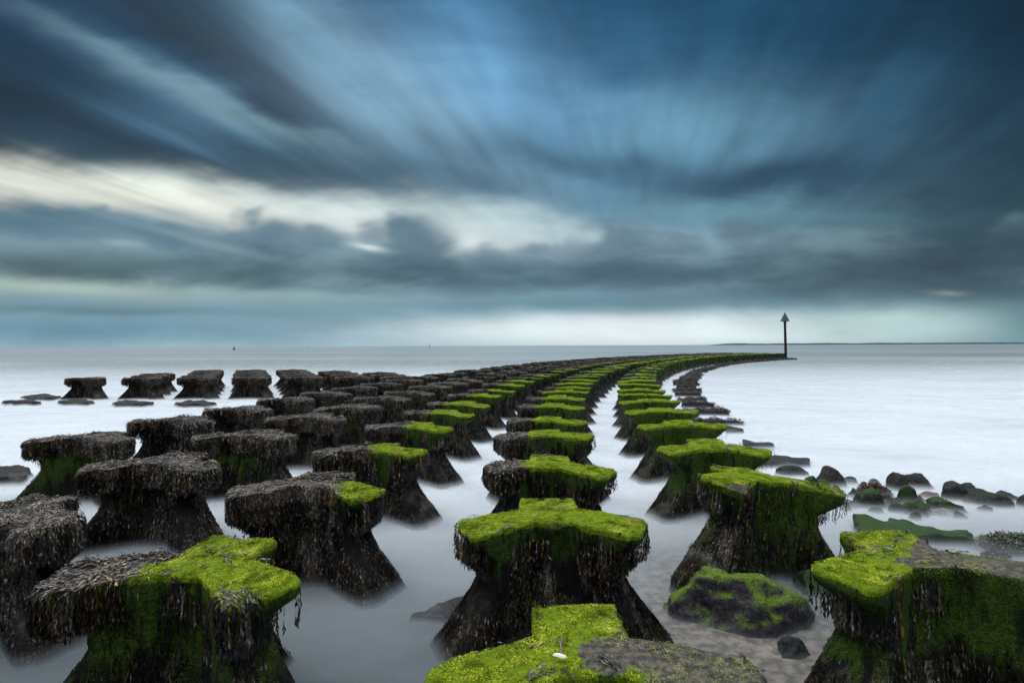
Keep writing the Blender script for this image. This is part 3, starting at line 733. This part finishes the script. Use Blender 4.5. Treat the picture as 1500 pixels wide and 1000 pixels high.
def slab(name, pts, h, m, seed, label, cat='slab', z0=-.15, group=None, tilt=(0, 0), amp=.03):
    """an irregular slab from an outline on the ground (metres), with a broken, lumpy top"""
    pts = np.array(pts, float); c = pts.mean(0); N = 64
    q = []
    per = np.r_[0, np.cumsum(np.hypot(*np.diff(np.r_[pts, pts[:1]], axis=0).T))]
    for t in np.linspace(0, per[-1], N, endpoint=False):
        k = np.searchsorted(per, t, 'right')-1; f = (t-per[k])/(per[k+1]-per[k]); q.append(pts[k]*(1-f)+pts[(k+1) % len(pts)]*f)
    q = np.array(q)-c
    V, F = [], []
    prof = [(1.08, z0), (1.04, 0), (1.0, h*.6), (.98, h*.9), (.94, h), (.8, h), (.6, h), (.4, h), (.2, h)]
    for s_, z in prof:
        for p in q:
            v = Vector((p[0]*s_, p[1]*s_, z)); k = mnoise.fractal(Vector((v.x*2+seed, v.y*2, z*3)), 1, 2, 4)
            k2 = mnoise.fractal(Vector((v.x*9+seed, v.y*9, z*3)), 1, 2, 3)
            v.x *= 1+k*.16+k2*.05; v.y *= 1+k*.22+k2*.08; v.z += (k*amp*1.5+k2*amp*.5) if z > 0 else 0
            v.z += tilt[0]*v.x+tilt[1]*v.y
            V.append(v)
    R = len(prof)
    for i in range(R-1):
        for j in range(N): k = (j+1) % N; F.append((i*N+j, i*N+k, (i+1)*N+k, (i+1)*N+j))
    V.append(Vector((0, 0, h))); F += [((R-1)*N+j, (R-1)*N+(j+1) % N, R*N) for j in range(N)]
    me = mesh(name, np.array([tuple(v) for v in V]), F, m)
    o = link(name, me); o.location = (c[0], c[1], 0)
    return tag(o, label, cat, group)
g = lambda *pp: [at(x, y, .12) for x, y in pp]
slab('slab', g((1250, 779), (1290, 783), (1330, 783), (1418, 786), (1418, 776), (1370, 768), (1300, 756), (1256, 758)), .13, R_GREEN, 3,
     'long flat green-coated slab lying between the bare-topped block and the rocks', amp=.05)
slab('slab', g((1249, 760), (1272, 764), (1290, 757), (1262, 750)), .09, R_DARK, 4, 'small dark broken slab at the left end of the long green slab')
slab('slab', g((600, 888), (660, 893), (690, 882), (688, 866), (640, 872)), .07, R_SLAB, 5, 'dark flat slab just under the water left of the large centre block', tilt=(.05, 0))
slab('slab', g((-30, 702), (36, 702), (48, 690), (20, 686), (-30, 690)), .16, R_SLAB, 6, 'dark weedy slab at the left edge below the nearest left-row block', amp=.06)
for k, (x0, x1, y0, y1, lab) in enumerate([
    (1062, 1088, 626, 632, 'fourth'), (1088, 1130, 646, 653, 'third'), (1112, 1185, 668, 680, 'second')]):
    a0 = at(x0, y1, .08); a1 = at(x1, y1-1, .08); b1 = at(x1, y0+3, .08); b0 = at(x0, y0, .08)
    slab('slab', [a0, a1, b1, b0], .11, R_SLAB, 20+k, '%s nearest thin dark slab at the waterline right of the green row' % lab, tilt=(-.02, 0),
         group='thin slabs at the foot of the right-hand row')
for k, (x0, x1, y0, y1, lab) in enumerate([
    (2, 34, 588.5, 592, 'thin wet slab at the far left end of the plates across the water'),
    (14, 62, 588, 592.5, 'pale-topped plate second from the left across the water'),
    (32, 90, 580, 586, 'raised weedy plate behind the two leftmost plates'),
    (163, 226, 589, 595, 'weedy plate in front of the second far left block'),
    (255, 318, 589, 595.5, 'weedy plate in front of the third far left file'),
    (86, 140, 587, 592.5, 'flat plate in front of the lone far left block')]):
    zt = .12; y0 -= 2.0; y1 -= 2.2; w_ = x1-x0; J = lambda a: jr.uniform(-a, a)
    a0 = at(x0, (y0+y1)/2+J(.5), zt); a1 = at(x0+w_*.2, y1, zt); a2 = at(x0+w_*.45, y1-.8+J(.5), zt); a3 = at(x0+w_*.75, y1+J(.4), zt)
    a4 = at(x1, (y0+y1)/2+J(.8), zt); b1 = at(x1-w_*.3, y0+.4, zt); b0 = at(x0+w_*.35, y0+J(.5), zt)
    slab('slab', [a0, a1, a2, a3, a4, b1, b0], .16, R_SLAB, 40+k, lab, group='plates at the foot of the blocks across the water')

# weed-covered toe slabs along the outer edge of the right-hand row
M_TOE = R_DARK
def toe_weed(sz, seed, cnt=900):
    r = np.random.default_rng(seed); m_ = cnt
    P = np.c_[r.uniform(-1.15, 1.15, m_), r.uniform(-.5, .5, m_), np.zeros(m_)]; P[:, 2] = sz-.10*np.abs(P[:, 1])**2-.03*P[:, 0]**2+.07*r.random(m_)*(1+np.sin(P[:, 0]*7+seed))
    T = norm(r.normal(0, 1, (m_, 3))*np.array([1, 1, .25])+np.array([0, -.3, 0])); Sd = norm(np.cross(T, r.normal(0, .3, (m_, 3))+np.array([0, 0, 1])))
    v, f = leaves(P, T, Sd, r.uniform(.07, .15, m_), r.uniform(.03, .05, m_), r.uniform(0, .3, m_))
    t = np.repeat(np.clip(r.normal(.42, .2, m_), 0, 1), 4)
    return mesh('toe_weed', v, f, M_WEED, np.c_[t, t, t], 'tone', smooth=False, uniform=True)
def toe_body():
    th = np.linspace(0, 2*math.pi, 48, endpoint=False); V, F = [], []
    prof = [(1.05, -.3), (1.0, 0), (.96, .14), (.86, .2), (.6, .22), (.3, .22)]
    for s_, z in prof:
        for t in th:
            cx_, sy_ = math.cos(t), math.sin(t); k = (abs(cx_)**6+abs(sy_)**6)**(-1/6)
            V.append((cx_*k*1.15*s_, sy_*k*.5*s_, z+.02*mnoise.noise(Vector((cx_*5*s_, sy_*5*s_, z)))))
    for i in range(len(prof)-1):
        for j in range(48): k = (j+1) % 48; F.append((i*48+j, i*48+k, (i+1)*48+k, (i+1)*48+j))
    V.append((0, 0, .22)); b = len(V)-1; F += [(b-48+j, b-48+(j+1) % 48, b) for j in range(48)]
    return mesh('toe_slab', np.array(V), F, R_SLAB)
TB = toe_body(); TW = [toe_weed(.22, 9+i) for i in range(3)]
for i, (x, y, rz) in enumerate(row(-2.35, 17.8, 60, 2.45)):
    if y > 96: break
    e = bpy.data.objects.new('toe_slab', None); COL.objects.link(e); e.location = (x+jr.uniform(-.1, .1), y, jr.uniform(-.05, .04)); e.rotation_euler = (jr.uniform(-.1, .1), jr.uniform(-.06, .06), rz+jr.uniform(-.2, .2))
    e.scale = (jr.uniform(.48, .68), jr.uniform(.5, .85), jr.uniform(.8, 1.2))
    tag(e, ('low seaweed-covered slab, %s from the viewer beside the right-hand row' % ORD[i]) if i < 14 else 'distant low seaweed-covered slab beside the right-hand row, past its fourteenth slab',
        'slab', 'low weedy slabs along the outer foot of the curve')
    link('concrete_slab', TB, e); link('seaweed', TW[i % 3], e)

# pipe end under the bare-topped block, pebbly weed, red weed, shell
def tube(name, p0, p1, r0, r1, m, seg=20, parent=None, cap=True):
    p0, p1 = Vector(p0), Vector(p1); ax = (p1-p0).normalized(); u = ax.orthogonal().normalized(); w = ax.cross(u)
    V = [tuple(p+(u*math.cos(t)+w*math.sin(t))*r) for p, r in ((p0, r0), (p1, r1)) for t in [2*math.pi*k/seg for k in range(seg)]]
    F = [(k, (k+1) % seg, seg+(k+1) % seg, seg+k) for k in range(seg)]
    if cap: F += [tuple(range(seg))[::-1], tuple(range(seg, 2*seg))]
    me = mesh(name, np.array(V), F, m, smooth=False); return link(name, me, parent)
m_, n = mat('grey_plastic'); finish(n, n.mix(n.noise(n.node('ShaderNodeTexCoord').outputs['Object'], 20, 4), (.25, .26, .30), (.45, .46, .50)), .4); M_PIPE = m_
px_, d_ = at(1169, 845, .05); qx, qd = at(1200, 849, .05)
o = tube('pipe', (px_, d_, .07), (qx+.15, qd+.25, .05), .035, .035, M_PIPE)
tag(o, 'pale grey pipe end sticking out under the bare-topped block above the boulder', 'pipe')

def leafpile(name, cx, cy, rx, ry, h, cnt, seed, m, L=.05):
    r = np.random.default_rng(seed); a_ = r.uniform(0, 2*math.pi, cnt); q = np.sqrt(r.random(cnt))
    P = np.c_[np.cos(a_)*q*rx, np.sin(a_)*q*ry, 0*a_]; P[:, 2] = h*(1-q**2)*r.uniform(.4, 1.1, cnt)
    T = norm(r.normal(0, 1, (cnt, 3))*np.array([1, 1, .35])); Sd = norm(np.cross(T, r.normal(0, .6, (cnt, 3))+np.array([0, 0, 1])))
    v, f = leaves(P, T, Sd, L*r.uniform(.6, 1.5, cnt), L*.35*r.uniform(.6, 1.4, cnt), r.uniform(-.1, .3, cnt))
    t = np.repeat(np.clip(r.normal(.5, .2, cnt), 0, 1), 4)
    o = link(name, mesh(name, v, f, m, np.c_[t, t, t], 'tone', smooth=False, uniform=True)); o.location = (cx, cy, 0); return o
M_RED = leaf_material('reddish_weed', [(0, (.02, .008, .006)), (.5, (.07, .026, .018)), (1, (.16, .07, .04))])
M_OLIVE = leaf_material('olive_weed', [(0, (.01, .014, .006)), (.5, (.035, .045, .018)), (.85, (.09, .10, .05)), (1, (.2, .2, .15))])
x, d = at(1277, 722, .05); tag(leafpile('seaweed_heap', x, d, .30, .22, .22, 2600, 5, M_RED), 'heap of reddish-brown seaweed around the pink stone', 'seaweed')
x, d = at(1222, 737, .03); tag(leafpile('seaweed_heap', x, d, .40, .22, .10, 2200, 6, M_OLIVE), 'dark olive weed in the water below the leftmost rocks', 'seaweed')
x, d = at(1303, 737, .03); tag(leafpile('seaweed_heap', x, d, .34, .22, .12, 2200, 8, M_OLIVE), 'olive weed between the green rocks in the middle of the group', 'seaweed')
# pebbles and weed on the beach at the right edge
def pebble_bank():
    r = random.Random(5); V, F = [], []; bm0 = bmesh.new(); bmesh.ops.create_icosphere(bm0, subdivisions=2, radius=1)
    bv = [v.co.copy() for v in bm0.verts]; bf = [[v.index for v in f.verts] for f in bm0.faces]; bm0.free()
    for _ in range(380):
        px = r.uniform(1440, 1560); py = r.uniform(783, 812) + (0 if px > 1470 else 6)
        x, d = at(px, py, .03); s_ = r.uniform(.02, .055); b0 = len(V); ox = r.uniform(0, 99)
        for v in bv:
            k = 1+.3*mnoise.noise(v*1.5+Vector((ox, 0, 0)))
            V.append((x+v.x*s_*k*1.3, d+v.y*s_*k, .055+v.z*s_*k*.6+(.03 if r.random() < 0 else 0)))
        F += [tuple(b0+i for i in f) for f in bf]
    return mesh('pebbles', np.array(V), F, R_BROWN)
o = link('pebbles', pebble_bank()); o['kind'] = 'stuff'; tag(o, 'pebbles and broken weed at the right edge behind the bare-topped block', 'pebbles')
x, d = at(1490, 797, .05); o = leafpile('weed_litter', x, d, .6, .4, .16, 4500, 12, M_OLIVE); o['kind'] = 'stuff'; tag(o, 'olive weed litter over the pebbles at the right edge', 'seaweed')

# shell on the foreground block
m_, n = mat('shell_white'); finish(n, n.mix(n.noise(n.node('ShaderNodeTexCoord').outputs['Object'], 60, 3), (.72, .62, .45), (.85, .80, .68)), .5); M_SHELL = m_
V, F = [], []
for i in range(9):
    for j in range(9):
        u = (i/8-.5)*2; v = (j/8-.5)*2; w = math.sqrt(max(0, 1-u*u))
        V.append((u*.036, v*w*.013+.004*u, .013*(1-(v*v*.8))*w+.001*math.sin(u*20)))
for i in range(8):
    for j in range(8): F.append((i*9+j, i*9+j+1, (i+1)*9+j+1, (i+1)*9+j))
me = mesh('shell', np.array(V), F, M_SHELL); o = link('shell', me); x, d = at(818, 957, 1.035)
o.location = (x, d, 1.03); o.rotation_euler = (.1, .1, -.35)
tag(o, 'small cream-white shell lying on the moss of the nearest cropped block', 'shell')

# ------------------------------------------------------------------ marker post, buoys, far shore
m_, n = mat('rusty_black_post'); finish(n, n.mix(n.noise(n.node('ShaderNodeTexCoord').outputs['Object'], 3, 5), (.010, .009, .009), (.035, .022, .018)), .6); M_POST = m_
m_, n = mat('green_topmark'); finish(n, n.mix(n.noise(n.node('ShaderNodeTexCoord').outputs['Object'], 4, 4), (.008, .05, .035), (.02, .09, .065)), .5); M_TOPM = m_
mk = bpy.data.objects.new('beacon', None); COL.objects.link(mk); mk.location = (45.6, 95, 0)
tag(mk, 'tall dark navigation post with a green cone topmark at the far end of the groyne', 'beacon')
tube('post', (.12, 0, -.3), (0, 0, 6.5), .21, .19, M_POST, 24, mk)
o = tube('cone_topmark', (0, 0, 6.38), (0, 0, 7.85), .72, .03, M_TOPM, 4*8, mk)
o = tube('collar', (0, 0, 6.22), (0, 0, 6.37), .27, .27, M_POST, 24, mk)
bo = bpy.data.objects.new('buoy', None); COL.objects.link(bo); bo.location = ((343-750)/833*460, 460, 0)
tag(bo, 'tiny dark buoy on the sea at the left, just below the horizon', 'buoy')
tube('float', (0, 0, -.3), (0, 0, .7), 1.0, 1.0, M_POST, 20, bo); tube('tower', (0, 0, .7), (0, 0, 2.3), .55, .2, M_POST, 12, bo)
tube('topmark', (0, 0, 2.3), (0, 0, 2.9), .45, .1, M_POST, 12, bo)
o = tube('channel_marker', (-(750-629)/833*900, 900, -.5), (-(750-629)/833*900, 900, 5.8), .45, .25, M_POST, 12)
tag(o, 'hair-thin channel marker pole on the horizon left of centre', 'marker')
o = tube('channel_marker', (-(750-450)/833*1400, 1400, -.5), (-(750-450)/833*1400, 1400, 4.6), .5, .3, M_POST, 12)
tag(o, 'faint stub of a marker on the horizon right of the buoy', 'marker')
# low wooded coast on the right horizon
V, F = [], []
r = random.Random(4); Nn = 500
for i in range(Nn):
    px = 1062 + i*1.35; x = (px-750)/833*6000
    hh = 14 + 5*mnoise.noise(Vector((i*.03, 0, 0))) + 5*abs(mnoise.noise(Vector((i*.22, 3, 0)))) + 3*mnoise.noise(Vector((i*.9, 5, 0)))
    hh *= min(1, i/12+.15)
    V += [(x, 6000, -2), (x, 6000+60, hh), (x, 6300, hh*.9), (x, 6900, -2)]
for i in range(Nn-1):
    for k in range(3): F.append((i*4+k, (i+1)*4+k, (i+1)*4+k+1, i*4+k+1))
m_, n = mat('far_woods'); finish(n, n.mix(n.noise(n.node('ShaderNodeTexCoord').outputs['Object'], .02, 4), (.022, .045, .055), (.05, .08, .09)), .9, spec=.1)  # aerial haze put into the bluish woods colour
structure(link('hills', mesh('hills', np.array(V), F, m_)))

# ------------------------------------------------------------------ the sea
def water_surface():
    m, n = mat('milky_sea')
    P = n.node('ShaderNodeNewGeometry').outputs['Position']
    px, py, pz = n.sep(P)[0:3]
    w1 = n.noise(n.vm('MULTIPLY', P, (.35, .6, 1)), .35, 4, .5, .6)
    w2 = n.noise(n.vm('MULTIPLY', P, (.5, 1.0, 1)), 1.1, 4, .55, .5)
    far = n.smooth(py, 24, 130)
    # milky foam; sky brightness on the water painted by distance, darker toward the viewer
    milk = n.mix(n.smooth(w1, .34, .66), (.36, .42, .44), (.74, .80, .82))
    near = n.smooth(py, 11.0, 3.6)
    near_dark = n.mix(n.smooth(w2, .35, .65), (.045, .060, .062), (.12, .145, .155))
    c = n.mix(near, milk, near_dark)
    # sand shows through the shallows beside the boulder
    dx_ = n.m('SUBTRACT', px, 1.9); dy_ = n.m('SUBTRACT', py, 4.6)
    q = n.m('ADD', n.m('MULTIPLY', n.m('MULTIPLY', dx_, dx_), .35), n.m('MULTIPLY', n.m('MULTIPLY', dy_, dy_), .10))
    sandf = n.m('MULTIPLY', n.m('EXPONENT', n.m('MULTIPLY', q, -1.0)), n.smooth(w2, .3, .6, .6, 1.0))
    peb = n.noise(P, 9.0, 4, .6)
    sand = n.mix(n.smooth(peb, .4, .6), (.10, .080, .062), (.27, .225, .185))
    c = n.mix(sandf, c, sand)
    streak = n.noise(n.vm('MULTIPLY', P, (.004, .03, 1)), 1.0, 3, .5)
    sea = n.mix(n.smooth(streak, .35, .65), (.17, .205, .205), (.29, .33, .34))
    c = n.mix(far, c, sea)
    finish(n, c, .32, n.noise(n.vm('MULTIPLY', P, (.4, 1, 1)), .8, 3), .35, bstr=.15, bdist=.05)
    return m
def sheet(name, z, x0, x1, y0, y1, m):
    me = mesh(name, np.array([(x0, y0, z), (x1, y0, z), (x1, y1, z), (x0, y1, z)]), [(0, 1, 2, 3)], m, smooth=False)
    return structure(link(name, me))
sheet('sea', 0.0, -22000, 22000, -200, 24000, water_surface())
def mist_material(k, a0, a1):
    """swash of the long exposure: thin milky veils where waves kept rising and falling"""
    m, n = mat('swash_veil')
    P = n.node('ShaderNodeNewGeometry').outputs['Position']; px, py, pz = n.sep(P)[0:3]
    w = n.noise(n.vm('ADD', n.vm('MULTIPLY', P, (.55, .8, 1)), (k*3.3, k*1.7, 0)), .8, 3, .5, .8)
    al_ = n.smooth(w, .32, .68, a0, a1)
    al_ = n.m('MULTIPLY', al_, n.smooth(py, 120, 60))
    dx_ = n.m('SUBTRACT', px, 1.9); dy_ = n.m('SUBTRACT', py, 4.6)
    q = n.m('ADD', n.m('MULTIPLY', n.m('MULTIPLY', dx_, dx_), .35), n.m('MULTIPLY', n.m('MULTIPLY', dy_, dy_), .12))
    al_ = n.m('MULTIPLY', al_, n.m('SUBTRACT', 1.0, n.m('MULTIPLY', n.m('EXPONENT', n.m('MULTIPLY', q, -1.0)), .8)))
    al_ = n.m('MULTIPLY', al_, n.smooth(px, 90, 50)); al_ = n.m('MULTIPLY', al_, n.smooth(px, -90, -50))
    al_ = n.m('MULTIPLY', al_, n.smooth(py, 2.5, 16.0, .6, 1.0))
    finish(n, n.mix(n.smooth(py, 11, 3.6), n.mix(n.smooth(py, 20, 90), (.78, .83, .87), (.32, .37, .38)), (.150, .180, .195)), .7, None, .1, alpha=al_)  # veil colour repeats the brightness painted by distance
    return m
for k, z in enumerate((.012, .026, .042, .060, .080, .104, .132)):
    a1 = [.55, .44, .32, .22, .13, .07, .03][k]
    sheet('water', z, -95, 95, -5, 125, mist_material(k, a1*.35, a1))
